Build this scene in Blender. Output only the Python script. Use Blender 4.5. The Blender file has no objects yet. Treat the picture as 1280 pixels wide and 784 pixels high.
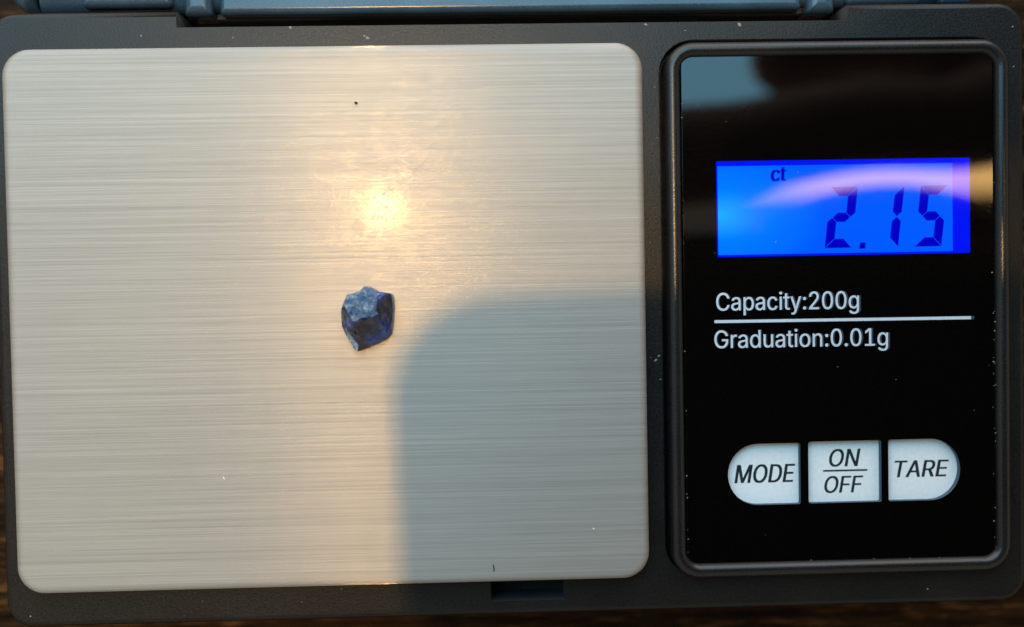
import bpy, bmesh, math, random
from mathutils import Vector, Matrix, noise

SC = bpy.context.scene
COL = SC.collection
MM = 0.001

# ------------------------------------------------------------------ camera
cam_d = bpy.data.cameras.new('camera')
cam = bpy.data.objects.new('camera', cam_d)
COL.objects.link(cam)
cam.location = (0.0, 0.0, 0.1)
cam.rotation_euler = tuple(math.radians(a) for a in (-1.5708, -1.6723, -1.0411))
cam_d.sensor_width = 36.0
cam_d.lens = 36.0 * 1300.0 / 1280.0
cam_d.clip_start = 0.0005
cam_d.clip_end = 50.0
cam_d.dof.use_dof = True
cam_d.dof.focus_distance = 0.1005
cam_d.dof.aperture_fstop = 12.0
SC.camera = cam

# ------------------------------------------------------------------ world
world = bpy.data.worlds.new('World')
SC.world = world
world.use_nodes = True
bg = world.node_tree.nodes['Background']
bg.inputs['Color'].default_value = (1.0, 0.87, 0.68, 1)
bg.inputs['Strength'].default_value = 0.40

SC.view_settings.view_transform = 'Standard'
SC.view_settings.look = 'None'
SC.view_settings.exposure = 0.0
SC.view_settings.gamma = 1.0
SC.cycles.use_denoising = True
SC.cycles.max_bounces = 8
SC.cycles.sample_clamp_indirect = 4.0


def area_lamp(name, loc, target, shape, sx, sy, radiance, color):
    d = bpy.data.lights.new(name, 'AREA')
    d.shape = shape
    d.size = sx * MM
    if shape in ('RECTANGLE', 'ELLIPSE'):
        d.size_y = sy * MM
        area = sx * sy * 1e-6
    else:
        area = math.pi * (sx * 0.5e-3) ** 2
    if shape == 'ELLIPSE':
        area *= math.pi / 4
    d.energy = radiance * math.pi * area
    d.color = color
    o = bpy.data.objects.new(name, d)
    COL.objects.link(o)
    o.location = Vector(loc) * MM
    o.rotation_euler = (Vector(target) * MM - o.location).to_track_quat('-Z', 'Y').to_euler()
    return o


# the small warm lamp above the scale, a skylight beyond the hand, a tall window at the back, a warm shaded light to the right
area_lamp('reading_lamp', (-55.8, 44.1, 496.5), (-9.3, 7.4, 0), 'DISK', 12, 12, 3500, (1.0, 0.58, 0.19))
area_lamp('skylight', (-200, 310, 600), (-200, 310, 0), 'RECTANGLE', 830, 400, 4.5, (0.24, 0.70, 1.0))
area_lamp('window', (-100, 800, 480), (-100, 0, 480), 'RECTANGLE', 1600, 860, 2.6, (1.0, 0.96, 0.95))
area_lamp('shaded_light', (290, 80, 600), (290, 80, 0), 'RECTANGLE', 220, 46, 14, (1.0, 0.57, 0.18))

# ------------------------------------------------------------------ helpers


def link(name, me, mat=None, parent=None):
    o = bpy.data.objects.new(name, me)
    COL.objects.link(o)
    if mat is not None:
        for m in (mat if isinstance(mat, (list, tuple)) else [mat]):
            me.materials.append(m)
    if parent is not None:
        o.parent = parent
    return o


def tag(o, label, cat=None, group=None, kind=None):
    o['label'] = label
    if cat:
        o['category'] = cat
    if group:
        o['group'] = group
    if kind:
        o['kind'] = kind
    return o


def empty(name, loc=(0, 0, 0)):
    o = bpy.data.objects.new(name, None)
    COL.objects.link(o)
    o.location = Vector(loc) * MM
    o.empty_display_size = 0.01
    return o


def rrect(x0, x1, y0, y1, r, n=8):
    rs = r if isinstance(r, (tuple, list)) else (r, r, r, r)
    pts = []
    for (sx, sy, a0, rr) in ((0, 0, 180, rs[0]), (1, 0, 270, rs[1]), (1, 1, 0, rs[2]), (0, 1, 90, rs[3])):
        cx = (x1 - rr) if sx else (x0 + rr)
        cy = (y1 - rr) if sy else (y0 + rr)
        for k in range(n + 1):
            a = math.radians(a0 + 90.0 * k / n)
            pts.append((cx + rr * math.cos(a), cy + rr * math.sin(a)))
    return pts


def loft_mesh(name, rect, r, rings, n=8, top=True, bottom=True, loop=False):
    """rounded-rectangle rings, each (inset, z), in mm"""
    x0, x1, y0, y1 = rect
    bm = bmesh.new()
    R = []
    for ins, z in rings:
        rs = r if isinstance(r, (tuple, list)) else (r,) * 4
        rs = tuple(max(q - ins, 0.02) for q in rs)
        R.append([bm.verts.new((px * MM, py * MM, z * MM)) for px, py in
                  rrect(x0 + ins, x1 - ins, y0 + ins, y1 - ins, rs, n)])
    m = len(R[0])
    pairs = list(zip(R, R[1:]))
    if loop:
        pairs.append((R[-1], R[0]))
    for a, b in pairs:
        for i in range(m):
            f = bm.faces.new((a[i], a[(i + 1) % m], b[(i + 1) % m], b[i]))
            f.smooth = True
    if not loop:
        if bottom:
            bm.faces.new(list(reversed(R[0])))
        if top:
            bm.faces.new(R[-1])
    bmesh.ops.recalc_face_normals(bm, faces=bm.faces)
    me = bpy.data.meshes.new(name)
    bm.to_mesh(me)
    bm.free()
    return me


def loft(name, rect, r, rings, mat, parent=None, **kw):
    return link(name, loft_mesh(name, rect, r, rings, **kw), mat, parent)


def bevel_rings(z0, z1, b, steps=4, bottom_b=0.0):
    """rings going up from z0 to z1 with a rounded upper edge of radius b"""
    out = []
    if bottom_b > 0:
        for k in range(steps + 1):
            a = math.pi / 2 * k / steps
            out.append((bottom_b * (1 - math.sin(a)), z0 + bottom_b * (1 - math.cos(a))))
    else:
        out.append((0.0, z0))
    for k in range(steps + 1):
        a = math.pi / 2 * k / steps
        out.append((b * (1 - math.cos(a)), z1 - b + b * math.sin(a)))
    return out


def cut(o, cutters):
    """boolean difference, applied at once; the cutters are removed"""
    for c in cutters:
        md = o.modifiers.new('cut', 'BOOLEAN')
        md.operation = 'DIFFERENCE'
        md.solver = 'EXACT'
        md.object = c
    dg = bpy.context.evaluated_depsgraph_get()
    me = bpy.data.meshes.new_from_object(o.evaluated_get(dg))
    o.modifiers.clear()
    o.data = me
    for c in cutters:
        bpy.data.objects.remove(c)


# ---- node helper


def material(name):
    m = bpy.data.materials.new(name)
    m.use_nodes = True
    nt = m.node_tree
    b = nt.nodes['Principled BSDF']
    return m, nt, b


def N(nt, kind, **kw):
    n = nt.nodes.new(kind)
    for k, v in kw.items():
        if k.startswith('i_'):
            n.inputs[int(k[2:])].default_value = v
        else:
            setattr(n, k, v)
    return n


def mapped(nt, scale, rot=(0, 0, 0)):
    """object coordinates in millimetres, then scaled"""
    tc = N(nt, 'ShaderNodeTexCoord')
    mp = N(nt, 'ShaderNodeMapping')
    mp.inputs['Scale'].default_value = tuple(1000.0 * s for s in scale)
    mp.inputs['Rotation'].default_value = rot
    nt.links.new(tc.outputs['Object'], mp.inputs['Vector'])
    return mp.outputs['Vector']


def noise_tex(nt, vec, scale=1.0, detail=3.0, rough=0.6):
    n = N(nt, 'ShaderNodeTexNoise')
    n.inputs['Scale'].default_value = scale
    n.inputs['Detail'].default_value = detail
    n.inputs['Roughness'].default_value = rough
    nt.links.new(vec, n.inputs['Vector'])
    return n.outputs['Fac']


def ramp(nt, fac, stops):
    r = N(nt, 'ShaderNodeValToRGB')
    e = r.color_ramp.elements
    while len(e) < len(stops):
        e.new(0.5)
    for i, (p, c) in enumerate(stops):
        e[i].position = p
        e[i].color = (c[0], c[1], c[2], 1) if isinstance(c, (tuple, list)) else (c, c, c, 1)
    nt.links.new(fac, r.inputs['Fac'])
    return r.outputs['Color']


def bump(nt, height, dist_mm, strength=1.0, normal=None):
    b = N(nt, 'ShaderNodeBump')
    b.inputs['Strength'].default_value = strength
    b.inputs['Distance'].default_value = dist_mm * MM
    nt.links.new(height, b.inputs['Height'])
    if normal is not None:
        nt.links.new(normal, b.inputs['Normal'])
    return b.outputs['Normal']


def mathn(nt, op, a, b=None):
    n = N(nt, 'ShaderNodeMath', operation=op)
    for i, v in enumerate((a, b)):
        if v is None:
            continue
        if isinstance(v, (int, float)):
            n.inputs[i].default_value = v
        else:
            nt.links.new(v, n.inputs[i])
    return n.outputs[0]


# ------------------------------------------------------------------ materials


def mat_brushed():
    m, nt, p = material('brushed steel')
    L = nt.links.new
    # brush marks: long in x, very fine in y
    fine = noise_tex(nt, mapped(nt, (0.045, 7.0, 1.0)), 1.0, 3.0, 0.75)
    mid = noise_tex(nt, mapped(nt, (0.016, 3.0, 1.0)), 1.0, 2.0, 0.6)
    broad = noise_tex(nt, mapped(nt, (0.010, 0.75, 1.0)), 1.0, 2.0, 0.6)
    hsum = mathn(nt, 'ADD', mathn(nt, 'MULTIPLY', fine, 0.75), mathn(nt, 'ADD', mathn(nt, 'MULTIPLY', mid, 0.45), mathn(nt, 'MULTIPLY', broad, 0.25)))
    nrm = bump(nt, hsum, 0.035, 0.55)
    # tiny handling scratches in every direction
    lines = None
    for ang, fx, fy, off in ((0.65, 0.35, 5.5, 0), (-0.9, 0.45, 6.5, 3), (1.75, 0.5, 6.0, 7), (2.6, 0.6, 7.0, 11)):
        tc = N(nt, 'ShaderNodeTexCoord')
        r_ = N(nt, 'ShaderNodeVectorRotate', rotation_type='Z_AXIS')
        r_.inputs['Angle'].default_value = ang
        L(tc.outputs['Object'], r_.inputs['Vector'])
        mp = N(nt, 'ShaderNodeMapping')
        mp.inputs['Scale'].default_value = (1000 * fx, 1000 * fy, 1000)
        mp.inputs['Location'].default_value = (off, off * 1.7, off)
        L(r_.outputs[0], mp.inputs['Vector'])
        ln = ramp(nt, noise_tex(nt, mp.outputs['Vector'], 1.0, 1.0, 0.5), [(0.60, 0.0), (0.72, 1.0)])
        lines = ln if lines is None else mathn(nt, 'ADD', lines, ln)
    scr = lines
    nrm_s = bump(nt, scr, 0.018, 0.8, nrm)
    nrm_c = bump(nt, scr, 0.0025, 0.8)
    wear = ramp(nt, hsum, [(0.58, 0.78), (0.88, 1.0)])
    base = N(nt, 'ShaderNodeMix', data_type='RGBA', blend_type='MULTIPLY')
    base.inputs[0].default_value = 1.0
    base.inputs[6].default_value = (0.65, 0.605, 0.55, 1)
    L(wear, base.inputs[7])
    tan = N(nt, 'ShaderNodeCombineXYZ')
    tan.inputs[0].default_value = 1.0

    def metal(rough, aniso, normal):
        q = N(nt, 'ShaderNodeBsdfAnisotropic', distribution='GGX')
        q.inputs['Roughness'].default_value = rough
        q.inputs['Anisotropy'].default_value = aniso
        L(base.outputs[2], q.inputs['Color'])
        L(normal, q.inputs['Normal'])
        L(tan.outputs[0], q.inputs['Tangent'])
        return q.outputs[0]
    nrm_a = bump(nt, hsum, 0.035, 0.7)
    a = metal(0.235, 1.0, nrm_a)
    b = metal(0.80, 0.0, nrm)
    c = metal(0.16, 0.0, nrm_s)
    d = metal(0.36, 0.0, nrm)
    e = metal(0.46, 0.85, nrm)
    m1 = N(nt, 'ShaderNodeMixShader')
    m1.inputs[0].default_value = 0.90
    m0 = N(nt, 'ShaderNodeMixShader')
    m0.inputs[0].default_value = 0.05
    me_ = N(nt, 'ShaderNodeMixShader')
    me_.inputs[0].default_value = 0.09
    L(b, me_.inputs[1])
    L(e, me_.inputs[2])
    L(me_.outputs[0], m0.inputs[1])
    L(d, m0.inputs[2])
    L(a, m1.inputs[1])
    L(m0.outputs[0], m1.inputs[2])
    m2 = N(nt, 'ShaderNodeMixShader')
    m2.inputs[0].default_value = 0.017
    L(m1.outputs[0], m2.inputs[1])
    L(c, m2.inputs[2])
    m3 = N(nt, 'ShaderNodeMixShader')
    m3.inputs[0].default_value = 0.0048
    L(m2.outputs[0], m3.inputs[1])
    L(metal(0.085, 0.0, nrm_c), m3.inputs[2])
    L(m3.outputs[0], nt.nodes['Material Output'].inputs['Surface'])
    nt.nodes.remove(p)
    return m


def mat_plastic(name, col, rough=0.5, grain=0.03, spec=0.5, scale=7.0):
    m, nt, p = material(name)
    p.inputs['Roughness'].default_value = rough
    p.inputs['Specular IOR Level'].default_value = spec
    f = noise_tex(nt, mapped(nt, (scale,) * 3), 1.0, 3.0, 0.6)
    big = noise_tex(nt, mapped(nt, (0.12,) * 3), 1.0, 3.0, 0.6)
    c = ramp(nt, mathn(nt, 'ADD', mathn(nt, 'MULTIPLY', f, 0.5), mathn(nt, 'MULTIPLY', big, 0.5)),
             [(0.34, tuple(v * 0.6 for v in col)), (0.68, tuple(v * 1.5 for v in col))])
    nt.links.new(ramp(nt, f, [(0.32, rough * 0.8), (0.7, rough * 1.3)]), p.inputs['Roughness'])
    nt.links.new(c, p.inputs['Base Color'])
    if grain:
        nt.links.new(bump(nt, f, grain, 0.8), p.inputs['Normal'])
    return m


def mat_gloss_black():
    m, nt, p = material('black glossy acrylic')
    p.inputs['Roughness'].default_value = 0.03
    p.inputs['IOR'].default_value = 1.51
    f = noise_tex(nt, mapped(nt, (3.0, 3.0, 3.0)), 1.0, 4.0, 0.7)
    nt.links.new(ramp(nt, f, [(0.4, (0.0012, 0.0011, 0.0010)), (0.75, (0.003, 0.0026, 0.0022))]), p.inputs['Base Color'])
    nt.links.new(ramp(nt, f, [(0.45, 0.02), (0.8, 0.09)]), p.inputs['Roughness'])
    return m


def mat_lcd(name, em, strength=1.0, glow=False):
    m, nt, p = material(name)
    p.inputs['Base Color'].default_value = (0.0, 0.0, 0.01, 1)
    p.inputs['Roughness'].default_value = 0.03
    p.inputs['IOR'].default_value = 1.51
    p.inputs['Emission Strength'].default_value = strength
    if glow:
        # the backlight's own unevenness: its lamp sits at the left edge
        tc = N(nt, 'ShaderNodeTexCoord')
        sp = N(nt, 'ShaderNodeSeparateXYZ')
        nt.links.new(tc.outputs['Generated'], sp.inputs[0])
        dx = mathn(nt, 'MULTIPLY', sp.outputs[0], 2.2)
        dy = mathn(nt, 'MULTIPLY', mathn(nt, 'SUBTRACT', sp.outputs[1], 0.45), 1.25)
        d = mathn(nt, 'POWER', mathn(nt, 'ADD', mathn(nt, 'MULTIPLY', dx, dx), mathn(nt, 'MULTIPLY', dy, dy)), 0.5)
        c = ramp(nt, d, [(0.0, (0.0, 0.43, 1.0)), (0.12, (0.0, 0.34, 1.0)), (0.38, (0.0, 0.205, 1.0)),
                         (0.8, (0.0, 0.145, 1.0)), (1.0, (0.0, 0.105, 1.0))])
        nt.links.new(c, p.inputs['Emission Color'])
    else:
        f = noise_tex(nt, mapped(nt, (1.0, 1.0, 1.0)), 1.0, 2.0, 0.5)
        nt.links.new(ramp(nt, f, [(0.3, tuple(v * 0.9 for v in em)), (0.7, em)]), p.inputs['Emission Color'])
    return m


def mat_print(name, col, rough=0.4):
    m, nt, p = material(name)
    f = noise_tex(nt, mapped(nt, (2.5, 2.5, 2.5)), 1.0, 3.0, 0.6)
    nt.links.new(ramp(nt, f, [(0.3, tuple(v * 0.92 for v in col)), (0.7, col)]), p.inputs['Base Color'])
    p.inputs['Roughness'].default_value = rough
    return m


def mat_wood():
    m, nt, p = material('dark stained wood')
    f = noise_tex(nt, mapped(nt, (0.03, 0.5, 0.5)), 1.0, 6.0, 0.65)
    g = noise_tex(nt, mapped(nt, (0.25, 2.2, 1.0)), 1.0, 5.0, 0.7)
    s = mathn(nt, 'ADD', mathn(nt, 'MULTIPLY', f, 0.55), mathn(nt, 'MULTIPLY', g, 0.45))
    nt.links.new(ramp(nt, s, [(0.40, (0.003, 0.0015, 0.0008)), (0.53, (0.03, 0.014, 0.005)), (0.66, (0.22, 0.10, 0.03))]), p.inputs['Base Color'])
    p.inputs['Roughness'].default_value = 0.5
    p.inputs['Specular IOR Level'].default_value = 0.06
    nt.links.new(bump(nt, s, 0.12, 0.6), p.inputs['Normal'])
    return m


def mat_frost():
    m, nt, p = material('frosted blue crystal skin')
    f = noise_tex(nt, mapped(nt, (1.3, 1.3, 1.3)), 1.0, 6.0, 0.72)
    nt.links.new(ramp(nt, f, [(0.34, (0.02, 0.06, 0.17)), (0.52, (0.07, 0.16, 0.31)), (0.68, (0.42, 0.56, 0.66))]), p.inputs['Base Color'])
    nt.links.new(ramp(nt, f, [(0.4, 0.10), (0.6, 0.36)]), p.inputs['Roughness'])
    nb = bump(nt, f, 0.9, 0.9)
    nt.links.new(nb, p.inputs['Normal'])
    nt.links.new(nb, p.inputs['Coat Normal'])
    p.inputs['Coat Weight'].default_value = 0.8
    p.inputs['Coat Roughness'].default_value = 0.14
    return m


def mat_rind():
    m, nt, p = material('pale crystal rind')
    f = noise_tex(nt, mapped(nt, (2.2, 2.2, 2.2)), 1.0, 4.0, 0.7)
    nt.links.new(ramp(nt, f, [(0.36, (0.02, 0.05, 0.14)), (0.5, (0.16, 0.23, 0.30)), (0.66, (0.45, 0.5, 0.5))]), p.inputs['Base Color'])
    p.inputs['Roughness'].default_value = 0.4
    nt.links.new(bump(nt, f, 0.15, 0.8), p.inputs['Normal'])
    return m


def mat_gem():
    m, nt, p = material('deep blue crystal')
    f = noise_tex(nt, mapped(nt, (0.5, 0.5, 0.5)), 1.0, 3.0, 0.6)
    nt.links.new(ramp(nt, f, [(0.42, (0.001, 0.003, 0.018)), (0.55, (0.004, 0.025, 0.2)), (0.64, (0.02, 0.13, 0.62)), (0.75, (0.10, 0.06, 0.05))]), p.inputs['Base Color'])
    p.inputs['Roughness'].default_value = 0.08
    p.inputs['IOR'].default_value = 1.76
    p.inputs['Transmission Weight'].default_value = 0.5
    vo = N(nt, 'ShaderNodeTexVoronoi', feature='F1')
    vo.inputs['Scale'].default_value = 1.0
    nt.links.new(mapped(nt, (0.8, 0.8, 0.8)), vo.inputs['Vector'])
    nt.links.new(bump(nt, vo.outputs['Distance'], 0.5, 0.8, bump(nt, f, 0.5, 0.6)), p.inputs['Normal'])
    return m


def mat_skin():
    m, nt, p = material('skin')
    f = noise_tex(nt, mapped(nt, (0.3, 0.3, 0.3)), 1.0, 4.0, 0.6)
    nt.links.new(ramp(nt, f, [(0.3, (0.22, 0.11, 0.07)), (0.7, (0.34, 0.18, 0.12))]), p.inputs['Base Color'])
    p.inputs['Roughness'].default_value = 0.55
    return m


STEEL = mat_brushed()
CASE = mat_plastic('dark grey textured plastic', (0.009, 0.0082, 0.0074), 0.34, 0.028, 0.30, 4.5)
RIDGE = mat_plastic('dark grey smooth plastic', (0.009, 0.009, 0.0095), 0.28, 0.006)
LIDM = mat_plastic('smoky lid plastic', (0.03, 0.062, 0.098), 0.2, 0.003)
DARK = mat_plastic('black recess plastic', (0.004, 0.004, 0.005), 0.6, 0.0)
GLOSS = mat_gloss_black()
LCD_ON = mat_lcd('lit blue display', (0, 0.17, 1), 1.0, True)
LCD_RIM = mat_lcd('blue display rim', (0.0, 0.008, 0.95))
LCD_SEG = mat_lcd('dark display segment', (0.0, 0.0, 0.58))
WHITE = mat_print('white print', (0.62, 0.66, 0.72))
GHOST = mat_print('painted ghost reflection', (0.032, 0.048, 0.065))  # painted stand-in for the second reflection of the white print
KEYW = mat_print('white key cap', (0.84, 0.87, 0.88), 0.45)
KEYB = mat_print('blue grey key wall', (0.035, 0.07, 0.11), 0.5)
INK = mat_print('dark ink', (0.012, 0.022, 0.03))
WOOD = mat_wood()
FROST = mat_frost()
RIND = mat_rind()
GEM = mat_gem()
SKIN = mat_skin()
PHONE = mat_plastic('phone back', (0.06, 0.06, 0.065), 0.35, 0.0)
LINT = mat_print('pale dust', (0.26, 0.245, 0.22), 0.9)
PALE = mat_print('white speck', (0.7, 0.7, 0.68), 0.6)
SPECK = mat_print('dark grit', (0.02, 0.02, 0.025), 0.8)

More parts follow.
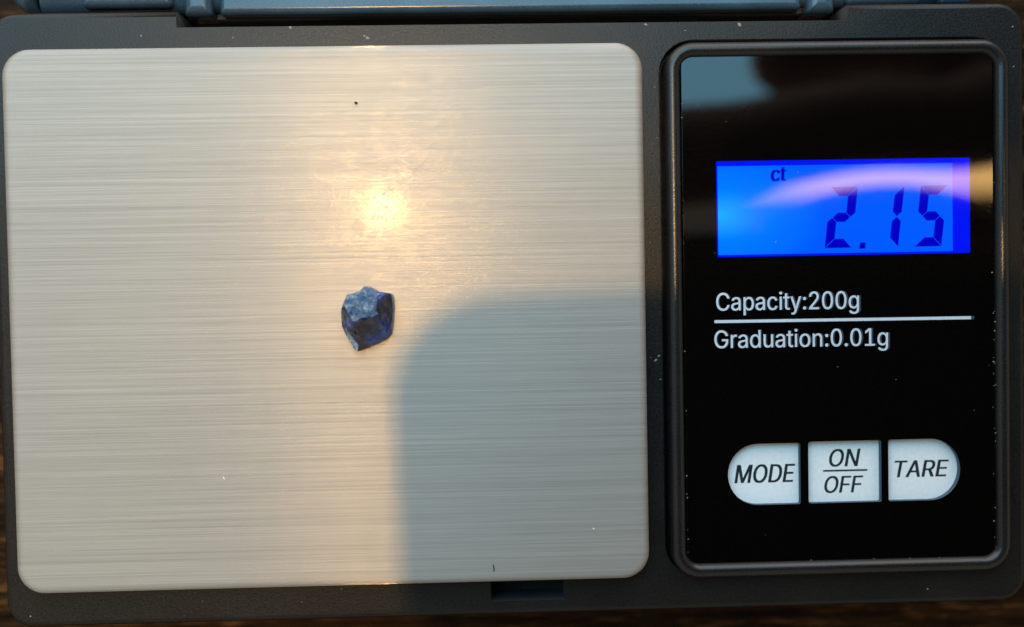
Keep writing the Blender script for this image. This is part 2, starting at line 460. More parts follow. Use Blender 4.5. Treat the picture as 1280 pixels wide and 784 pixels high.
# ------------------------------------------------------------------ lettering outlines (advance, closed polygons)
GLYPHS = {"C":[510,[[267,-7,235,-5,205,1,177,11,150,25,126,42,104,63,86,88,70,115,57,146,48,179,42,215,40,254,42,293,48,329,57,362,70,393,86,421,104,445,126,466,150,484,177,498,205,508,235,514,267,516,286,515,305,513,323,509,340,504,357,498,373,490,388,481,402,471,415,460,427,447,438,433,448,418,456,402,463,385,469,367,473,348,408,348,405,361,401,373,395,384,389,395,382,404,375,413,366,421,357,428,348,435,337,440,327,445,315,449,304,452,292,454,280,455,267,456,245,454,223,450,203,443,184,432,166,419,150,403,137,385,125,364,116,340,109,314,105,285,103,254,105,223,109,194,116,168,125,145,137,123,151,105,166,89,184,76,203,66,223,59,245,54,267,53,280,53,292,55,304,57,315,60,327,64,337,69,348,74,357,81,366,88,375,96,382,105,389,114,395,125,401,136,405,148,408,160,473,160,469,142,463,124,457,107,448,91,438,76,428,62,416,49,402,38,388,28,373,19,357,11,341,5,323,0,305,-4,286,-6]]],"a":[389,[[160,-9,142,-8,126,-5,110,-1,94,5,80,12,68,22,57,32,48,45,40,58,35,73,31,90,30,108,31,123,34,138,38,150,43,161,50,171,58,179,67,187,78,193,89,199,100,203,112,207,125,211,138,213,152,216,165,218,178,220,234,227,244,228,252,230,259,232,265,235,270,238,273,243,275,248,276,255,276,257,275,268,273,279,271,288,267,297,262,304,256,311,248,317,240,322,230,326,220,329,208,330,196,331,183,330,171,329,159,326,149,322,140,318,132,313,124,307,118,301,112,294,107,288,103,281,100,274,41,291,48,308,57,322,67,335,79,346,91,355,104,364,118,370,133,375,148,379,163,382,179,384,194,384,204,384,215,383,227,382,239,379,251,376,263,372,275,367,286,360,296,353,306,343,315,333,322,320,329,306,333,290,336,272,337,251,337,0,277,0,277,52,272,52,269,45,264,38,258,32,252,25,244,18,236,12,226,6,215,1,203,-3,190,-6,176,-8],[170,45,187,46,202,49,216,53,228,59,239,66,248,74,257,83,263,93,269,104,272,115,275,126,276,138,276,190,273,188,270,186,265,184,259,182,253,180,246,179,239,177,231,176,200,171,175,168,165,166,154,164,144,162,134,159,125,155,117,150,110,145,103,139,98,132,95,124,93,115,92,105,92,95,94,87,98,79,102,72,107,66,114,61,121,56,130,52,139,49,149,47,159,46]]],"p":[424,[[53,-143,53,379,112,379,112,319,118,319,122,325,126,331,131,338,137,346,144,353,152,360,161,367,171,373,183,378,197,381,212,384,229,384,252,383,274,378,294,371,313,361,330,347,345,332,359,313,370,293,379,270,385,245,389,218,390,189,389,160,385,133,379,108,370,84,359,64,346,45,330,29,313,16,294,5,274,-2,252,-7,229,-8,213,-7,198,-5,184,-1,173,4,162,10,153,17,145,24,138,31,132,39,127,46,122,53,118,59,114,59,114,-143],[220,47,237,48,253,51,267,57,279,66,291,76,301,88,309,101,316,117,321,133,325,151,327,170,328,189,327,209,325,227,321,245,316,261,309,276,301,290,291,301,280,311,267,319,253,325,237,329,220,330,203,329,188,325,174,320,161,312,150,302,140,291,132,278,125,263,120,247,116,229,113,210,113,189,113,169,116,150,120,132,125,115,132,100,140,86,150,75,162,65,174,57,188,51,204,48]]],"c":[396,[[207,-8,182,-7,159,-2,137,6,117,16,98,30,82,46,68,64,56,85,46,108,40,133,36,159,34,187,36,216,40,243,46,268,56,291,68,312,82,330,98,346,117,360,137,371,159,378,182,383,207,384,221,384,234,383,247,380,260,377,272,373,284,368,295,362,305,356,315,349,324,341,332,332,340,322,347,312,353,301,358,289,362,277,303,262,301,269,298,276,294,283,290,289,286,295,281,301,276,306,270,311,264,315,257,319,250,322,242,325,234,327,226,329,217,329,207,330,189,329,173,325,158,319,145,310,134,300,124,287,115,274,108,258,103,242,99,224,97,206,96,187,97,169,99,151,103,134,108,117,115,102,124,89,134,76,145,66,158,57,173,51,189,48,207,46,217,47,226,48,234,49,243,52,250,54,258,58,264,62,271,66,277,71,282,76,287,82,292,89,296,95,299,102,302,110,304,117,363,102,359,90,354,78,348,67,341,56,334,46,325,37,316,29,306,21,296,15,285,9,273,4,261,-1,248,-4,235,-6,221,-8]]],"i":[167,[[53,0,53,379,114,379,114,0],[84,443,75,444,67,446,60,449,54,455,48,461,44,468,42,475,41,483,42,491,44,499,48,506,54,512,60,517,67,521,75,523,84,524,92,523,100,521,107,517,114,512,119,506,123,499,126,491,126,483,126,475,123,468,119,461,114,455,107,449,100,446,92,444]]],"t":[227,[[204,379,204,327,6,327,6,379],[65,471,126,471,126,98,127,86,128,76,132,68,136,61,142,56,150,53,159,51,170,50,185,51,202,54,213,2,208,0,203,-1,198,-2,192,-3,186,-3,180,-4,174,-4,168,-4,145,-3,125,2,107,10,92,21,80,35,72,52,67,71,65,93]]],"y":[389,[[47,-139,61,-86,71,-87,80,-89,88,-90,96,-90,104,-89,111,-87,118,-84,124,-80,130,-74,136,-67,141,-58,146,-48,151,-36,163,-1,17,379,84,379,165,155,171,138,177,121,182,104,187,87,191,70,196,53,201,37,206,21,184,21,188,37,193,53,198,70,202,87,207,104,212,121,218,138,224,155,305,379,371,379,204,-58,198,-72,191,-85,184,-97,177,-107,168,-116,159,-124,150,-130,139,-136,128,-140,117,-143,104,-145,91,-145,84,-145,77,-145,71,-144,65,-143,59,-142,54,-141,51,-140]]],":":[188,[[95,-4,86,-4,78,-1,70,3,63,9,57,16,53,24,50,32,50,41,50,50,53,59,57,66,63,73,70,79,78,83,86,86,95,87,104,86,113,83,121,79,128,73,134,66,138,59,140,50,141,41,140,32,138,24,134,16,128,9,121,3,113,-1,104,-4],[95,271,86,272,78,274,70,278,63,284,57,291,53,299,50,307,50,316,50,325,53,334,57,342,63,349,70,354,78,359,86,361,95,362,104,361,113,359,121,354,128,349,134,342,138,334,140,325,141,316,140,307,138,299,134,291,128,284,121,278,113,274,104,272]]],"2":[453,[[64,0,64,47,234,229,248,243,261,257,272,270,282,282,291,294,299,305,305,316,311,327,315,337,318,348,320,360,320,371,319,385,317,397,313,408,308,419,301,428,293,436,283,443,273,449,262,454,250,457,237,459,224,460,209,459,196,457,184,453,172,447,162,441,153,433,145,424,139,413,134,402,130,390,128,376,127,362,66,362,67,384,71,405,77,424,86,442,98,459,111,473,126,486,143,496,162,505,182,511,203,514,225,516,247,514,268,511,288,505,306,497,323,486,337,474,350,461,361,445,370,428,376,411,380,392,381,372,380,358,378,345,375,331,371,318,365,304,357,290,347,275,336,259,322,241,306,223,288,202,267,180,153,60,153,57,389,57,389,0]]],"0":[453,[[227,-7,199,-5,174,1,151,11,130,24,111,41,95,62,80,86,69,113,60,144,53,178,49,214,48,254,49,294,53,330,60,364,69,395,81,422,95,447,112,467,130,484,151,498,174,508,200,514,227,516,254,514,279,508,302,498,323,484,342,467,358,447,372,422,384,395,393,364,400,330,404,294,405,254,404,214,400,178,393,144,384,113,373,86,359,62,342,41,323,24,302,11,279,1,254,-5],[227,50,245,51,261,56,276,63,290,74,303,87,313,103,323,122,330,144,336,168,340,194,343,223,344,254,343,285,340,314,336,341,330,365,323,387,313,405,303,422,290,435,276,446,261,453,245,458,227,460,209,458,192,453,177,446,163,435,151,422,140,405,131,387,123,365,117,341,113,314,110,285,109,254,110,223,113,194,117,168,123,144,131,122,140,103,151,87,163,74,177,63,192,56,209,51]]],"g":[425,[[207,-151,187,-150,168,-148,150,-144,134,-140,119,-134,105,-127,93,-119,82,-110,73,-101,64,-91,57,-80,51,-69,101,-41,106,-47,110,-53,116,-59,122,-66,128,-72,136,-78,145,-83,154,-88,165,-92,178,-95,192,-97,207,-97,229,-96,249,-92,267,-85,282,-75,295,-62,304,-47,310,-28,311,-6,311,68,306,68,302,62,298,56,293,49,287,41,280,34,272,28,263,21,252,16,241,11,227,8,212,5,195,5,173,6,152,10,132,17,113,27,95,39,80,53,67,71,55,90,46,112,39,136,35,163,34,191,35,220,39,246,46,271,55,293,66,314,80,332,95,347,112,361,131,371,152,378,173,383,196,384,213,384,228,382,242,378,253,373,264,367,273,360,281,353,288,346,294,338,299,331,304,325,308,319,313,319,313,379,372,379,372,-9,371,-32,367,-54,360,-73,350,-90,338,-104,324,-117,308,-127,291,-136,271,-142,251,-147,229,-150],[205,59,222,60,237,63,251,68,264,75,275,84,285,95,293,107,300,121,305,137,309,154,312,172,312,193,312,212,309,231,305,248,300,264,293,278,285,291,275,303,264,312,251,320,237,325,222,329,205,330,188,329,172,325,158,320,145,312,134,302,124,290,115,277,109,262,103,246,99,229,97,212,96,193,97,173,99,155,103,138,109,123,116,108,124,96,134,85,145,76,158,68,172,63,188,60]]],"G":[520,[[269,-7,236,-5,205,1,176,11,149,25,125,43,104,64,85,88,69,116,57,146,47,179,42,215,40,254,42,293,47,329,57,362,69,393,85,421,103,445,125,466,149,484,175,498,203,508,233,514,265,516,285,515,304,513,322,509,340,504,358,497,374,489,389,480,403,469,416,458,429,445,439,431,449,416,458,401,465,384,470,367,474,349,408,349,404,361,399,372,393,383,387,393,380,403,373,411,365,420,356,427,347,434,337,439,326,444,315,448,304,452,291,454,279,455,265,456,243,454,222,450,202,443,183,432,166,419,150,404,137,385,125,364,116,340,109,314,105,285,103,254,105,223,109,194,116,168,125,145,137,124,151,105,166,90,184,76,203,66,224,59,246,54,269,53,290,54,309,57,328,63,345,71,360,81,374,93,386,107,396,123,404,141,410,160,414,180,415,202,434,199,283,199,283,256,478,256,478,200,476,170,471,141,463,115,451,91,436,69,419,50,399,33,377,19,352,8,326,0,298,-5]]],"r":[259,[[53,0,53,379,112,379,112,321,115,321,122,335,130,347,140,358,152,367,166,375,181,380,196,384,213,385,229,384,243,384,243,322,230,324,224,325,219,325,213,326,207,326,194,325,182,323,170,319,159,315,149,309,140,301,132,293,126,284,121,273,117,262,114,250,114,237,114,0]]],"d":[424,[[195,-8,172,-7,151,-2,130,5,111,16,94,29,79,45,66,64,55,84,46,108,39,133,35,160,34,189,35,218,39,245,46,270,55,293,66,313,79,332,95,347,112,361,131,371,151,378,173,383,196,384,213,384,228,381,241,378,253,373,263,367,272,360,280,353,287,346,293,338,298,331,303,325,306,319,311,319,311,509,372,509,372,0,313,0,313,59,307,59,303,53,298,46,293,39,287,31,280,24,272,17,263,10,252,4,241,-1,227,-5,212,-7],[205,47,221,48,236,51,250,57,263,65,274,75,284,86,293,100,299,115,305,132,309,150,311,169,312,189,311,210,309,229,305,247,300,263,293,278,284,291,275,302,263,312,251,320,237,325,221,329,205,330,187,329,172,325,157,319,145,311,133,301,124,290,115,276,108,261,103,245,99,227,97,209,96,189,97,170,99,151,103,133,109,117,115,101,124,88,134,76,145,66,158,57,172,51,188,48]]],"u":[410,[[182,-5,164,-4,146,-1,130,4,115,11,101,20,89,31,78,44,69,59,62,76,57,95,54,116,53,139,53,379,114,379,114,144,115,123,119,105,127,89,137,75,150,64,164,56,181,52,200,50,213,51,226,53,238,57,249,62,259,69,268,77,276,86,283,97,289,109,293,122,295,137,296,153,296,379,357,379,357,0,298,0,298,92,307,92,297,67,286,47,272,30,257,17,240,7,222,0,203,-4]]],"o":[415,[[207,-8,182,-7,159,-2,137,6,117,16,98,30,82,46,68,64,56,85,46,108,40,133,36,159,34,187,36,216,40,243,46,268,56,291,68,312,82,330,98,346,117,360,137,371,159,378,182,383,207,384,233,383,256,378,278,371,299,360,317,346,333,330,347,312,359,291,369,268,376,243,380,216,381,187,380,159,376,133,369,108,359,85,347,64,333,46,317,30,299,16,278,6,256,-2,233,-7],[207,46,226,48,242,51,257,57,270,66,282,76,292,89,300,102,307,117,312,134,316,151,318,169,319,187,318,206,316,224,312,242,307,258,300,274,292,287,282,300,270,310,257,319,242,325,226,329,207,330,189,329,173,325,158,319,145,310,134,300,124,287,115,274,108,258,103,242,99,224,97,206,96,187,97,169,99,151,103,134,108,117,115,102,124,89,134,76,145,66,158,57,173,51,189,48]]],"n":[410,[[114,227,114,0,53,0,53,379,112,379,112,287,102,287,112,312,124,332,137,349,152,362,169,372,187,379,207,383,227,384,246,383,264,380,280,376,295,369,309,360,321,349,332,336,341,321,348,304,353,285,356,264,357,240,357,0,296,0,296,235,295,256,290,275,283,291,273,304,260,315,246,323,229,328,210,329,197,328,184,326,172,322,161,317,150,311,141,303,133,293,126,283,121,271,117,257,114,243]]],"M":[628,[[60,0,60,509,152,509,277,187,287,159,299,123,311,84,322,49,307,49,318,83,330,121,342,158,352,187,476,509,568,509,568,0,504,0,504,291,504,327,505,369,506,413,507,457,513,457,509,445,505,433,502,421,498,409,482,363,467,322,456,291,342,0,286,0,170,291,159,321,145,361,129,408,112,457,119,457,120,416,121,372,122,328,122,291,122,0]]],"O":[533,[[267,-7,235,-5,205,1,177,11,150,25,126,42,105,63,86,88,70,115,57,146,48,179,42,215,40,254,42,293,48,329,57,362,70,393,86,421,105,445,126,466,150,484,177,498,205,508,235,514,267,516,299,514,329,508,357,498,384,484,408,466,429,445,448,421,464,393,477,362,486,329,491,293,493,254,491,215,486,179,477,146,464,115,448,88,429,63,408,42,384,25,357,11,329,1,299,-5],[267,53,289,54,310,59,330,66,349,76,367,89,383,105,396,123,408,144,418,168,425,194,429,223,430,254,429,286,425,314,418,341,408,365,396,386,383,404,367,420,349,433,330,443,310,450,289,454,267,456,245,454,223,450,203,443,184,433,167,420,151,404,137,385,125,364,116,340,109,314,105,285,103,254,105,223,109,194,116,168,125,144,137,123,151,105,167,89,184,76,203,66,223,59,245,54]]],"D":[502,[[219,0,96,0,96,57,215,57,244,58,272,63,296,70,318,81,337,94,354,110,368,128,379,149,388,172,394,198,398,226,399,255,398,285,394,312,388,337,379,361,368,381,354,399,338,415,320,428,299,438,275,446,249,450,221,452,93,452,93,509,225,509,261,507,294,501,325,492,353,478,377,461,399,441,418,418,433,391,446,361,455,329,460,293,462,255,460,217,455,181,446,149,433,119,417,92,398,68,376,48,351,31,322,17,291,8,256,2],[125,509,125,0,60,0,60,509]]],"E":[419,[[60,0,60,509,372,509,372,452,125,452,125,286,355,286,355,229,125,229,125,57,375,57,375,0]]],"N":[523,[[60,0,60,509,136,509,343,183,347,176,352,169,357,160,363,151,369,141,375,130,381,119,388,107,394,94,401,82,407,68,414,55,405,54,403,68,402,81,401,95,401,108,400,121,400,134,399,146,399,157,399,195,399,509,463,509,463,0,387,0,202,290,177,331,171,342,164,354,156,367,148,381,108,452,119,454,122,384,124,328,125,291,125,0]]],"F":[410,[[60,0,60,509,369,509,369,452,125,452,125,278,346,278,346,221,125,221,125,0]]],"T":[449,[[32,452,32,509,417,509,417,452,257,452,257,0,193,0,193,452]]],"A":[480,[[16,0,201,509,276,509,463,0,395,0,287,302,282,317,276,334,270,352,264,372,257,394,250,420,241,447,232,478,245,478,236,447,228,419,220,393,213,371,206,351,201,333,195,317,191,302,85,0],[110,142,110,199,370,199,370,142]]],"R":[449,[[60,0,60,509,236,509,264,507,290,504,313,497,333,489,351,478,367,465,380,450,390,433,399,415,405,395,408,374,409,352,408,330,405,309,399,290,390,271,380,255,367,240,351,228,333,217,312,209,289,203,264,199,236,198,126,198,126,255,234,255,252,256,269,258,284,262,298,267,309,273,319,281,327,290,334,300,339,312,342,324,344,338,345,352,344,367,342,380,339,393,334,405,327,415,319,425,309,433,298,440,284,445,269,449,252,451,233,452,125,452,125,0],[353,0,230,229,303,229,428,0]]],".":[188,[[95,-4,86,-4,78,-1,70,3,63,9,57,16,53,24,50,32,50,41,50,50,53,59,57,66,63,73,70,79,78,83,86,86,95,87,104,86,113,83,121,79,128,73,134,66,138,59,140,50,141,41,140,32,138,24,134,16,128,9,121,3,113,-1,104,-4]]],"1":[453,[[76,0,76,55,391,55,391,0],[276,509,276,0,212,0,212,448,209,448,86,358,86,427,198,509]]]}


def glyph_layout(s):
    polys, x = [], 0
    for ch in s:
        if ch == ' ':
            x += 250
            continue
        adv, pp = GLYPHS[ch]
        for p in pp:
            polys.append([(x + p[i], p[i + 1]) for i in range(0, len(p), 2)])
        x += adv
    return polys


CAP = max(GLYPHS['E'][1][0][1::2])


def flat_text(name, s, x0, x1, base, cap, z, mat, parent, shear=0.0, bold=0.0, tilt=0.0):
    polys = glyph_layout(s)
    polys = [[(x + shear * y, y) for x, y in p] for p in polys]
    lo = min(x for p in polys for x, y in p)
    hi = max(x for p in polys for x, y in p)
    fx, fy = (x1 - x0) / (hi - lo), cap / CAP
    def area(p):
        return sum(a[0] * b[1] - b[0] * a[1] for a, b in zip(p, p[1:] + p[:1]))
    # contours that run the same way may overlap: only opposite ones are holes
    sets = []
    for p in polys:
        if area(p) < 0:
            sets.append([p])
    for p in polys:
        if area(p) >= 0:
            mx = sum(q[0] for q in p) / len(p)
            my = sum(q[1] for q in p) / len(p)
            best = [t for t in sets if min(q[0] for q in t[0]) <= mx <= max(q[0] for q in t[0])
                    and min(q[1] for q in t[0]) <= my <= max(q[1] for q in t[0])]
            if best:
                min(best, key=lambda t: -area(t[0])).append(p)
    bmt = bmesh.new()
    for si, grp in enumerate(sets):
        cu = bpy.data.curves.new(name, 'CURVE')
        cu.dimensions = '2D'
        cu.fill_mode = 'BOTH'
        for p in grp:
            sp = cu.splines.new('POLY')
            sp.points.add(len(p) - 1)
            for q, (x, y) in zip(sp.points, p):
                q.co = ((x - lo) * fx, y * fy, 0, 1)
            sp.use_cyclic_u = True
        tmp = bpy.data.objects.new(name, cu)
        COL.objects.link(tmp)
        dg = bpy.context.evaluated_depsgraph_get()
        m1 = bpy.data.meshes.new_from_object(tmp.evaluated_get(dg))
        bpy.data.objects.remove(tmp)
        bpy.data.curves.remove(cu)
        m1.transform(Matrix.Translation((0, 0, 0.0012 * (si % 2))))
        bmt.from_mesh(m1)
        bpy.data.meshes.remove(m1)
    bmesh.ops.remove_doubles(bmt, verts=bmt.verts, dist=1e-5)
    me = bpy.data.meshes.new(name)
    bmt.to_mesh(me)
    bmt.free()
    me.transform(Matrix.Scale(MM, 4))
    if bold:
        bmx = bmesh.new()
        for k in (-1, 0, 1):
            m3 = me.copy()
            m3.transform(Matrix.Translation((k * bold * MM, 0, 0.002 * (k + 1) * MM)))
            bmx.from_mesh(m3)
            bpy.data.meshes.remove(m3)
        bmx.to_mesh(me)
        bmx.free()
    me.transform(Matrix.Translation((x0 * MM, base * MM, z * MM)) @ Matrix.Rotation(tilt, 4, 'Z'))
    me.materials.clear()
    return link(name, me, mat, parent)


def flat_poly(name, pts, z0, z1, mat, parent):
    bm = bmesh.new()
    a = [bm.verts.new((x * MM, y * MM, z0 * MM)) for x, y in pts]
    b = [bm.verts.new((x * MM, y * MM, z1 * MM)) for x, y in pts]
    n = len(pts)
    bm.faces.new(b)
    for i in range(n):
        bm.faces.new((a[i], a[(i + 1) % n], b[(i + 1) % n], b[i]))
    bmesh.ops.recalc_face_normals(bm, faces=bm.faces)
    me = bpy.data.meshes.new(name)
    bm.to_mesh(me)
    bm.free()
    return link(name, me, mat, parent)


def box(name, x0, x1, y0, y1, z0, z1, mat=None, parent=None, r=0.02):
    return loft(name, (x0, x1, y0, y1), r, [(0, z0), (0, z1)], mat, parent, n=2)


# ------------------------------------------------------------------ table
Z_T = -18.0
table = loft('wooden_table', (-450, 450, -300, 330), 6, bevel_rings(Z_T - 25, Z_T, 3, 4), WOOD)
tag(table, 'dark brown wooden table top showing round the edges of the scale', 'table')

# ------------------------------------------------------------------ the pocket scale
scale = empty('pocket_scale', (0, 0, Z_T))
tag(scale, 'dark grey digital pocket scale with brushed steel plate and lit blue display', 'scale')


def part(o, parent=None):
    """children keep millimetre coordinates of the scene: undo the parent's shift"""
    o.location.z = -Z_T * MM if (parent is None or parent is scale) else 0.0
    return o


Z_C = -1.8      # top of the case
case = part(loft('case', (-46.9, 54.0, -32.62, 26.95), 2.6,
                 bevel_rings(Z_T + 0.6, Z_C, 0.6, 5, 1.0), CASE, scale))
case.data.materials.append(DARK)
cutters = [
    box('cutter', -28.92, 36.42, 25.32, 40, -9, 5, DARK),            # hinge gap at the back edge
    box('cutter', 0.36, 7.66, -31.2, -29.0, -6, 5, DARK),            # slot in front of the plate
    loft('cutter', (17.65, 52.15, -29.25, 23.6), 3.4, [(0, -4.2), (0, 5)], DARK, None, n=8),   # pocket of the display bezel
]
for c in cutters:
    c.location.z = 0
bpy.context.view_layer.update()
cut(case, cutters)
part(loft('slot_floor', (0.2, 7.8, -31.35, -28.9), 0.1, [(0, -6.4), (0, -5.6)], DARK, scale, n=2))

# hinge inside the gap
part(box('hinge_rod', -28.7, 36.2, 26.95, 28.9, -8.6, -5.4, DARK, scale, 0.3))

# steel plate with its folded rounded rim
plate = part(loft('weighing_plate', (-45.02, 15.85, -28.86, 23.07), 2.6,
                  [(0.5, -1.75), (0.12, -1.6), (0.0, -1.2), (0.0, -0.62)] +
                  [(0.55 * (1 - math.cos(a)), -0.62 + 0.6 * math.sin(a)) for a in
                   (math.radians(d) for d in (10, 22, 35, 48, 62, 76))] + [(0.62, 0.0), (0.9, 0.0)],
                  STEEL, scale, n=12))

# raised ridge round the display
bz = []
for k in range(13):
    a = math.pi * k / 12
    bz.append((0.75 - 0.72 * math.cos(a), -1.15 + 0.75 * math.sin(a)))
bezel = part(loft('bezel', (18.12, 51.98, -29.22, 23.18), 2.8,
                  [(0.03, -4.0)] + bz + [(1.50, -4.0)], RIDGE, scale, n=12, loop=True))

# black glossy display panel; the three key windows are real openings
Z_P = -1.0
panel = part(loft('display_panel', (19.68, 50.42, -27.8, 21.98), 1.15,
                  [(0, -2.6), (0, Z_P - 0.08), (0.08, Z_P)], GLOSS, scale, n=6))
panel.data.materials.append(KEYB)
KEYS = [('MODE', (23.83, 31.0, -22.12, -16.08), (2.98, 0.2, 0.2, 2.98)),
        ('ON', (31.8, 39.05, -22.09, -15.99), (0.25, 0.2, 0.2, 0.25)),
        ('TARE', (39.76, 46.92, -22.06, -15.97), (0.2, 2.98, 2.98, 0.2))]
kc = []
for nm, rc, rr in KEYS:
    c = loft('cutter', rc, rr, [(0, -6), (0, 3)], KEYB, None, n=10)
    kc.append(c)
bpy.context.view_layer.update()
cut(panel, kc)
Z_K = -1.65
for nm, (a, b, c, d), rr in KEYS:
    key = part(loft('button', (a - 0.35, b + 0.35, c - 0.35, d + 0.35), rr, [(0, -3.4), (0, Z_K)], KEYW, scale, n=10))
    key['label'] = {'MODE': 'white key with rounded left end marked MODE',
                    'ON': 'white square key marked ON over OFF',
                    'TARE': 'white key with rounded right end marked TARE'}[nm]
    # parallax: print lies on the key, a little below the panel face
    zt = Z_K + 0.006
    k = (100 - zt) / (100 - Z_P)
    if nm == 'MODE':
        flat_text('lettering', 'MODE', 24.5 * k, 30.45 * k, -19.92 * k, 1.80, zt, INK, key, 0.2, 0.055)
    elif nm == 'ON':
        flat_text('lettering', 'ON', 33.9 * k, 36.95 * k, -18.50 * k, 1.72, zt, INK, key, 0.2, 0.045)
        flat_text('lettering', 'OFF', 33.4 * k, 37.2 * k, -21.10 * k, 1.66, zt, INK, key, 0.2, 0.045)
        flat_poly('dividing_line', [(33.26 * k, -19.0 * k), (37.66 * k, -19.0 * k), (37.66 * k, -18.82 * k), (33.26 * k, -18.82 * k)], Z_K - 0.05, zt, INK, key)
    else:
        flat_text('lettering', 'TARE', 40.42 * k, 45.75 * k, -19.72 * k, 1.66, zt, INK, key, 0.2, 0.05)

# white print on the panel; the clear face's ghost reflection is painted as dim copies
zt = Z_P + 0.008
zg = Z_P + 0.004
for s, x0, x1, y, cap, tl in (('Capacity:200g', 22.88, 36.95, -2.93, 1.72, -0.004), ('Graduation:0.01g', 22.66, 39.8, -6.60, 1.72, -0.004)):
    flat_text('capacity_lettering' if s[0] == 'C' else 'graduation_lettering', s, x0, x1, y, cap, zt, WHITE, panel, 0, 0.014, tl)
    flat_text('lettering_ghost', s, x0 + 0.11, x1 + 0.19, y + 0.02, cap, zg, GHOST, panel, 0, 0.01, tl)
flat_poly('printed_line', [(22.68, -4.14), (48.1, -4.24), (48.1, -3.95), (22.68, -3.86)], Z_P - 0.05, zt, WHITE, panel)
flat_poly('line_ghost', [(22.8, -4.16), (48.42, -4.26), (48.42, -3.92), (22.8, -3.83)], Z_P - 0.05, zg, GHOST, panel)

# display
lcd = part(box('lcd_screen', 23.03, 48.05, 2.28, 11.62, Z_P - 0.3, Z_P + 0.010, LCD_RIM, scale, 0.12))
box('lit_area', 23.16, 46.32, 2.50, 11.12, Z_P - 0.2, Z_P + 0.016, LCD_ON, lcd, 0.05)
ZS = Z_P + 0.022


def segment(pts):
    flat_poly('digit_segment', pts, Z_P - 0.1, ZS, LCD_SEG, lcd)


SL = 0.115                                   # slant of the digits
W_, H_, T_ = 2.66, 5.95, 0.88                # digit width, height, stroke


def digit(x, y, segs):
    def P(u, v):
        return (x + u + SL * v, y + v)
    t, g, w, h = T_, 0.04, W_, H_
    m = h / 2
    shp = {
        'a': [(g, h), (w - g, h), (w - t - g * .5, h - t), (t + g * .5, h - t)],
        'd': [(t + g * .5, t), (w - t - g * .5, t), (w - g, 0), (g, 0)],
        'g': [(t * .5 + g, m), (t + g, m + t / 2), (w - t - g, m + t / 2), (w - t * .5 - g, m), (w - t - g, m - t / 2), (t + g, m - t / 2)],
        'f': [(0, h - g), (t, h - t - g), (t, m + t / 2 + g * .5), (t / 2, m + g), (0, m + t / 2)],
        'e': [(0, g), (0, m - t / 2), (t / 2, m - g), (t, m - t / 2 - g * .5), (t, t + g)],
        'b': [(w, h - g), (w, m + t / 2), (w - t / 2, m + g), (w - t, m + t / 2 + g * .5), (w - t, h - t - g)],
        'c': [(w, g), (w - t, t + g), (w - t, m - t / 2 - g * .5), (w - t / 2, m - g), (w, m - t / 2)],
    }
    for s in segs:
        segment([P(*q) for q in shp[s]])


digit(33.62, 3.0, 'abged')
digit(38.22, 3.0, 'bc')
digit(42.52, 3.0, 'afgcd')
flat_poly('decimal_point', [(37.05, 2.88), (37.62, 2.88), (37.70, 3.48), (37.13, 3.48)], Z_P - 0.1, ZS, LCD_SEG, lcd)
flat_text('unit_sign', 'ct', 28.45, 29.85, 9.62, 1.42, ZS, LCD_SEG, lcd, 0.05, 0.08)

# lid, folded back behind the case
lid = part(loft('lid', (-46.2, 51.4, 27.45, 84), 3.0,
                bevel_rings(-16, -4.0, 1.4, 5, 1.0), LIDM, scale, n=8))
lc = [box('cutter', -44.15, -42.8, 20, 29.6, -20, 5, DARK)]
bpy.context.view_layer.update()
cut(lid, lc)
loft('rim', (-38.5, -29.75, 27.75, 30.5), 0.5, bevel_rings(-5, -3.3, 0.7, 4), LIDM, lid, n=4)
loft('hinge_arm', (-28.6, -25.9, 26.9, 30.5), 0.3, bevel_rings(-7, -3.2, 0.9, 4), LIDM, lid, n=4)
loft('hinge_arm', (33.0, 35.7, 26.6, 30.5), 0.3, bevel_rings(-7, -3.2, 0.9, 4), LIDM, lid, n=4)
loft('hinge_bar', (-25.2, 32.4, 27.0, 31.0), 0.3, bevel_rings(-7, -3.6, 0.6, 4), LIDM, lid, n=4)
loft('rim', (37.0, 44.5, 27.3, 30.5), 0.5, bevel_rings(-5, -3.4, 0.7, 4), LIDM, lid, n=4)
loft('latch', (46.2, 49.2, 27.2, 31), 0.3, bevel_rings(-5, -2.9, 0.4, 4), LIDM, lid, n=4)

# ------------------------------------------------------------------ the rough stone
S = lambda x, y: ((x - 375) * 0.01215, -(y - 380) * 0.01215)    # outline of the crystal, in mm about its middle
OUT = [(375, 120), (430, 135), (470, 165), (585, 185), (600, 260), (590, 400), (580, 510), (520, 560), (420, 600),
       (290, 645), (260, 620), (215, 540), (165, 440), (170, 330), (180, 280), (225, 190), (330, 160)]
OZ = [1.6, 1.7, 1.9, 1.7, 1.5, 1.1, 0.9, 0.8, 0.7, 0.6, 0.7, 0.9, 1.1, 1.5, 1.6, 1.6, 1.5]
MID = [(375, 132), (428, 147), (468, 178), (562, 198), (572, 250), (556, 375), (520, 455), (468, 490), (390, 540), (305, 598),
       (285, 575), (246, 518), (197, 425), (178, 322), (187, 280), (230, 196), (332, 168)]
MZ = [2.3, 2.4, 2.5, 2.5, 2.3, 2.0, 1.7, 1.5, 1.4, 0.95, 1.0, 1.35, 1.6, 2.3, 2.3, 2.3, 2.2]
TOPR = [(375, 150), (423, 168), (465, 196), (520, 208), (526, 240), (505, 315), (478, 345), (420, 378), (350, 402), (318, 398),
        (288, 392), (240, 360), (200, 328), (190, 308), (200, 278), (240, 210), (335, 186)]
TZ = [2.9, 2.9, 3.0, 3.1, 3.2, 3.4, 3.4, 3.5, 3.6, 3.5, 3.4, 3.2, 2.9, 2.8, 2.8, 2.8, 2.8]
bm = bmesh.new()
rings = []
rnd = random.Random(4)
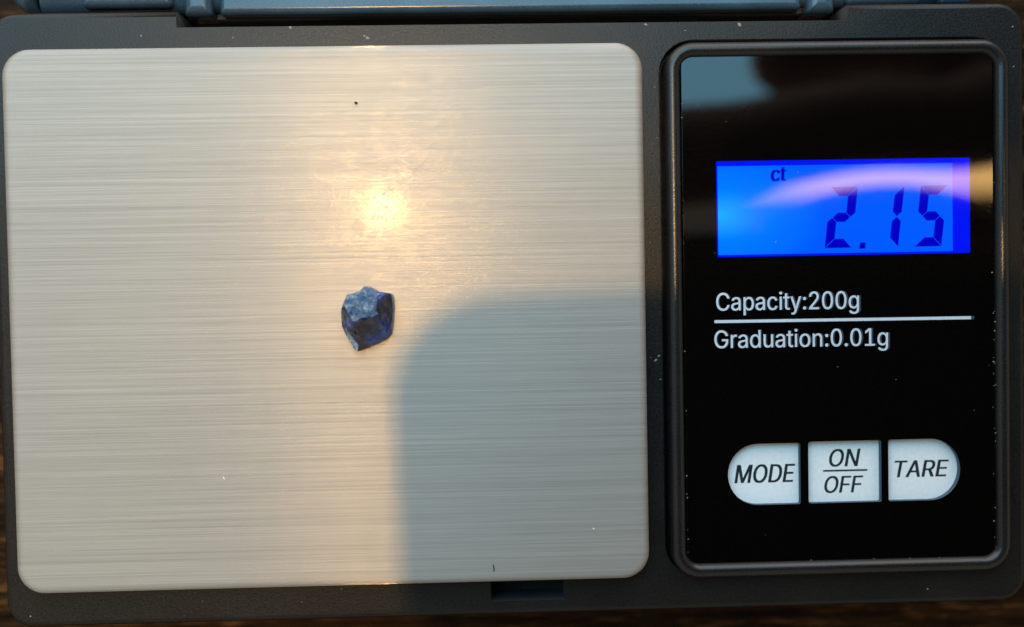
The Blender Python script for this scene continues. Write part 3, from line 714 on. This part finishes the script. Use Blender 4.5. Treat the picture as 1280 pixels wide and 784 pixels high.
rings.append([bm.verts.new((x * 0.985 * MM, y * 0.985 * MM, 0.0)) for x, y in (S(*q) for q in OUT)])
for pts, zz in ((OUT, OZ), (MID, MZ), (TOPR, TZ)):
    rings.append([bm.verts.new((S(*q)[0] * MM, S(*q)[1] * MM, z * MM)) for q, z in zip(pts, zz)])
inner = []
for (q, z) in zip(TOPR, TZ):
    x, y = S(*q)
    cx, cy = S(345, 275)
    inner.append(bm.verts.new(((x * 0.5 + cx * 0.5) * MM, (y * 0.5 + cy * 0.5) * MM, (z * 0.4 + 3.45 * 0.6 + rnd.uniform(-0.18, 0.18)) * MM)))
rings.append(inner)
cen = bm.verts.new((S(345, 275)[0] * MM, S(345, 275)[1] * MM, 3.55 * MM))
n = len(OUT)
for ri, (a, b) in enumerate(zip(rings, rings[1:])):
    for i in range(n):
        j = (i + 1) % n
        if ri in (1, 2):
            ts = ((a[i], a[j], b[i]), (a[j], b[j], b[i])) if (i % 2) else ((a[i], a[j], b[j]), (a[i], b[j], b[i]))
        else:
            ts = ((a[i], a[j], b[j], b[i]),)
        for t in ts:
            f = bm.faces.new(t)
            if ri >= 3 or (ri == 2 and i in (12, 13, 14, 15, 16, 0, 1, 2)):
                f.material_index = 1
            elif ri == 1 and i in (9, 10, 11):
                f.material_index = 2
            elif ri in (1, 2) and i in (13, 14, 15, 16, 0, 1):
                f.material_index = 1
for i in range(n):
    f = bm.faces.new((inner[i], inner[(i + 1) % n], cen))
    f.material_index = 1
bm.faces.new(list(reversed(rings[0])))
bmesh.ops.recalc_face_normals(bm, faces=bm.faces)
# chips broken off the edges, each a small flat facet
for (px, py, pz), (nx, ny, nz) in (
        ((440, 540, 1.25), (0.30, -0.70, 0.65)), ((548, 470, 1.45), (0.75, -0.45, 0.50)),
        ((578, 300, 1.75), (0.80, 0.05, 0.60)), ((556, 205, 2.2), (0.55, 0.50, 0.67)), ((400, 395, 3.25), (0.18, -0.60, 0.78)),
        ((215, 470, 1.5), (-0.80, -0.30, 0.52)), ((265, 180, 2.45), (-0.45, 0.65, 0.61)),
        ((455, 165, 2.6), (0.35, 0.68, 0.64))):
    x, y = S(px, py)
    res = bmesh.ops.bisect_plane(bm, geom=bm.verts[:] + bm.edges[:] + bm.faces[:], plane_co=Vector((x, y, pz)) * MM,
                                 plane_no=Vector((nx, ny, nz)), clear_outer=True, dist=1e-7)
    rim = [g for g in res['geom_cut'] if isinstance(g, bmesh.types.BMEdge)]
    if rim:
        fl = bmesh.ops.holes_fill(bm, edges=rim, sides=0)
        for f in fl['faces']:
            f.material_index = 1 if pz > 2.3 and px < 480 and py < 380 else 0
bmesh.ops.triangulate(bm, faces=[f for f in bm.faces if len(f.verts) > 4])
# roughen: split and push about; facets stay flat enough to flash
bmesh.ops.subdivide_edges(bm, edges=list(bm.edges), cuts=3, use_grid_fill=True)
bmesh.ops.triangulate(bm, faces=[f for f in bm.faces if len(f.verts) > 4])
for v in bm.verts:
    if v.co.z > 0.0003:
        p = v.co * 1000
        rough = max([1.0 if f.material_index else 0.5 for f in v.link_faces])
        d = noise.noise(p * 1.3) * 0.22 + noise.noise(p * 3.1 + Vector((5, 1, 2))) * 0.16 - 0.10 * max(0, 0.35 - noise.voronoi(p * 1.1)[0][0]) * 4
        v.co.z += d * rough * MM
        v.co.x += noise.noise(p * 2.0 + Vector((9, 3, 1))) * 0.05 * rough * MM
        v.co.y += noise.noise(p * 2.0 + Vector((2, 8, 5))) * 0.05 * rough * MM
me = bpy.data.meshes.new('rough_stone')
bm.to_mesh(me)
bm.free()
kst = 0.98
stone = link('rough_stone', me, [GEM, FROST, RIND])
stone.location = (-11.2 * kst * MM, -3.02 * kst * MM, 0.02 * MM)
stone.scale = (kst * 0.95, kst, 1)
tag(stone, 'small rough deep blue gemstone lying on the brushed steel plate', 'gemstone')

# ------------------------------------------------------------------ specks and lint


def grain(bm, x, y, z, r, rn, flat=0.6):
    g = bmesh.ops.create_icosphere(bm, subdivisions=1, radius=r * MM)
    rot = Matrix.Rotation(rn.uniform(0, 6.28), 3, 'Z')
    st = rn.uniform(0.7, 1.9)
    for v in g['verts']:
        v.co = rot @ Vector((v.co.x * st * rn.uniform(0.7, 1.2), v.co.y * rn.uniform(0.7, 1.2), v.co.z * flat))
        v.co += Vector((x, y, z)) * MM


rn = random.Random(7)
for nm, x, y, r, mt, lab in (
        ('dark_speck', -11.63, 17.54, 0.20, SPECK, 'tiny dark speck on the steel plate above the lamp glare'),
        ('pale_speck', -25.04, -18.08, 0.10, PALE, 'tiny pale speck on the lower left part of the steel plate'),
        ('pale_speck', 10.41, -23.83, 0.09, PALE, 'tiny pale speck on the shaded lower right part of the steel plate')):
    bm = bmesh.new()
    grain(bm, 0, 0, r * 0.4, r, rn)
    me = bpy.data.meshes.new(nm)
    bm.to_mesh(me)
    bm.free()
    o = link(nm, me, mt)
    o.location = (x * MM, y * MM, 0.0)
    tag(o, lab, 'speck')
bm = bmesh.new()
prev = None
for k in range(5):
    vs = [bm.verts.new(((dx + 0.05 * math.sin(k)) * MM, (0.16 * k - 0.32) * MM, (0.03 + dz) * MM)) for dx, dz in ((-0.05, 0), (0.05, 0), (0, 0.07))]
    if prev:
        for i in range(3):
            bm.faces.new((prev[i], prev[(i + 1) % 3], vs[(i + 1) % 3], vs[i]))
    prev = vs
me = bpy.data.meshes.new('dark_fibre')
bm.to_mesh(me)
bm.free()
o = link('dark_fibre', me, SPECK)
o.location = (0.64 * MM, -27.4 * MM, 0)
tag(o, 'short dark fibre on the steel plate just above the black slot', 'fibre')

bm = bmesh.new()
for k in range(24):                                          # along the right edge of the panel
    y = rn.choice([rn.uniform(-27, 21), rn.gauss(-17, 4), rn.gauss(-9, 6)])
    grain(bm, 50.40 + rn.gauss(0, 0.10), max(-27.4, min(21.5, y)), Z_P + 0.05, rn.uniform(0.03, 0.085), rn)
for k in range(14):                                          # left edge
    grain(bm, 19.72 + abs(rn.gauss(0, 0.07)), rn.choice([rn.uniform(-27, 21), rn.gauss(-24, 3)]) * 0.96, Z_P + 0.05, rn.uniform(0.03, 0.08), rn)
for k in range(14):                                          # top and bottom edges
    grain(bm, rn.uniform(20.5, 50), rn.choice([21.93, -27.72]) + rn.gauss(0, 0.05), Z_P + 0.04, rn.uniform(0.03, 0.075), rn)
for k in range(12):
    grain(bm, rn.uniform(20.5, 50), rn.uniform(-27, 21), Z_P + 0.03, rn.uniform(0.02, 0.05), rn)
for k in range(16):                                          # on the case
    x, y = rn.choice([(rn.uniform(-46, 53), rn.uniform(23.6, 25.1)), (rn.uniform(15.9, 17.5), rn.uniform(-28, 23)),
                      (rn.uniform(-46, 50), rn.uniform(-31.5, -29.5)), (rn.uniform(52.3, 53.3), rn.uniform(-28, 23))])
    if 0 < x < 8 and y < -28:
        continue
    grain(bm, x, y, Z_C + 0.02, rn.uniform(0.03, 0.085), rn)
for x, y, r in ((17.0, -7.7, 0.11), (17.45, -9.6, 0.09), (17.3, -7.3, 0.09), (-10.6, 24.1, 0.16), (-10.9, 24.3, 0.1), (-18.0, 25.2, 0.14), (16.5, 25.1, 0.13), (25.7, 25.0, 0.15)):
    grain(bm, x, y, Z_C + 0.02, r, rn, 0.3)
me = bpy.data.meshes.new('dust')
bm.to_mesh(me)
bm.free()
dust = link('dust', me, LINT)
tag(dust, 'pale dust and lint along the edges of the display panel and case', None, None, 'stuff')

# ------------------------------------------------------------------ the phone and hand above, seen as shadow and reflection
ph = empty('smartphone', (-18.6, -0.9, 100.9))
tag(ph, 'dark phone held over the scale, seen as its shadow and reflection', 'phone')
ph.rotation_euler.z = 0.026
pb = link('phone_body', loft_mesh('phone_body', (0, 164, -71, 9.0), 8, bevel_rings(0, 8, 2, 5, 2.0), n=10), PHONE, ph)
ring = link('lens_ring', loft_mesh('lens_ring', (12.2, 23.2, -6.1, 4.9), 5.4, [(0, 0.2), (0, -0.5), (0.3, -0.6), (1.6, -0.6), (1.8, 0.2)], n=10, loop=True), PHONE, ph)


def skin_body(name, chains, mat, sub=2):
    """one continuous surface grown along joints: list of chains [(x,y,z,r)...]; a chain's first item may be an index"""
    verts, edges, rad = [], [], []
    for ch in chains:
        prev = None
        for it in ch:
            if isinstance(it, int):
                prev = it
                continue
            verts.append(Vector(it[:3]) * MM)
            rad.append(it[3] * MM)
            if prev is not None:
                edges.append((prev, len(verts) - 1))
            prev = len(verts) - 1
    me = bpy.data.meshes.new(name)
    me.from_pydata(verts, edges, [])
    o = link(name, me, None)
    md = o.modifiers.new('skin', 'SKIN')
    md.use_smooth_shade = True
    for i, v in enumerate(me.skin_vertices[0].data):
        v.radius = (rad[i], rad[i])
        v.use_root = (i == 0)
    s = o.modifiers.new('sub', 'SUBSURF')
    s.levels = sub
    s.render_levels = sub
    dg = bpy.context.evaluated_depsgraph_get()
    m2 = bpy.data.meshes.new_from_object(o.evaluated_get(dg))
    o.modifiers.clear()
    m2.materials.clear()
    m2.materials.append(mat)
    o.data = m2
    return o


hand = skin_body('hand', [
    [(150, 42, 122, 22), (128, 40, 121, 20), (112, 37, 118, 14)],                     # wrist, palm, index root
    [2, (100, 31, 114, 10.5), (88, 32.2, 113, 10.5), (75, 31.5, 112, 10.5), (62, 28.8, 112, 10.5), (52, 26.2, 112, 11.3), (38, 26, 112, 11.5), (20, 22, 112, 10.5), (6, 15.5, 112, 8.5)],
    [1, (108, 52, 126, 13), (92, 56, 130, 10), (76, 52, 131, 9.5), (60, 46, 128, 8.5)],      # middle finger, folded over
    [1, (118, 62, 130, 11), (104, 68, 133, 10), (90, 67, 134, 9), (80, 61, 132, 8)],          # ring finger
    [0, (128, 68, 132, 10), (116, 77, 134, 8.5), (104, 78, 134, 8), (95, 73, 132, 7)],        # little finger
    [0, (140, 24, 112, 13), (122, 12, 108, 9), (106, 7.5, 105, 7), (95, 11.3, 104, 6), (85, 13.6, 104, 5.8), (75, 13.2, 104, 5.5), (64, 11.3, 104, 5), (55, 8.5, 104, 4.5)],   # thumb
    [0, (185, 60, 130, 24), (240, 95, 140, 30)],                                             # forearm
], SKIN)
tag(hand, 'hand gripping the phone, seen dim in the black display panel', 'hand')
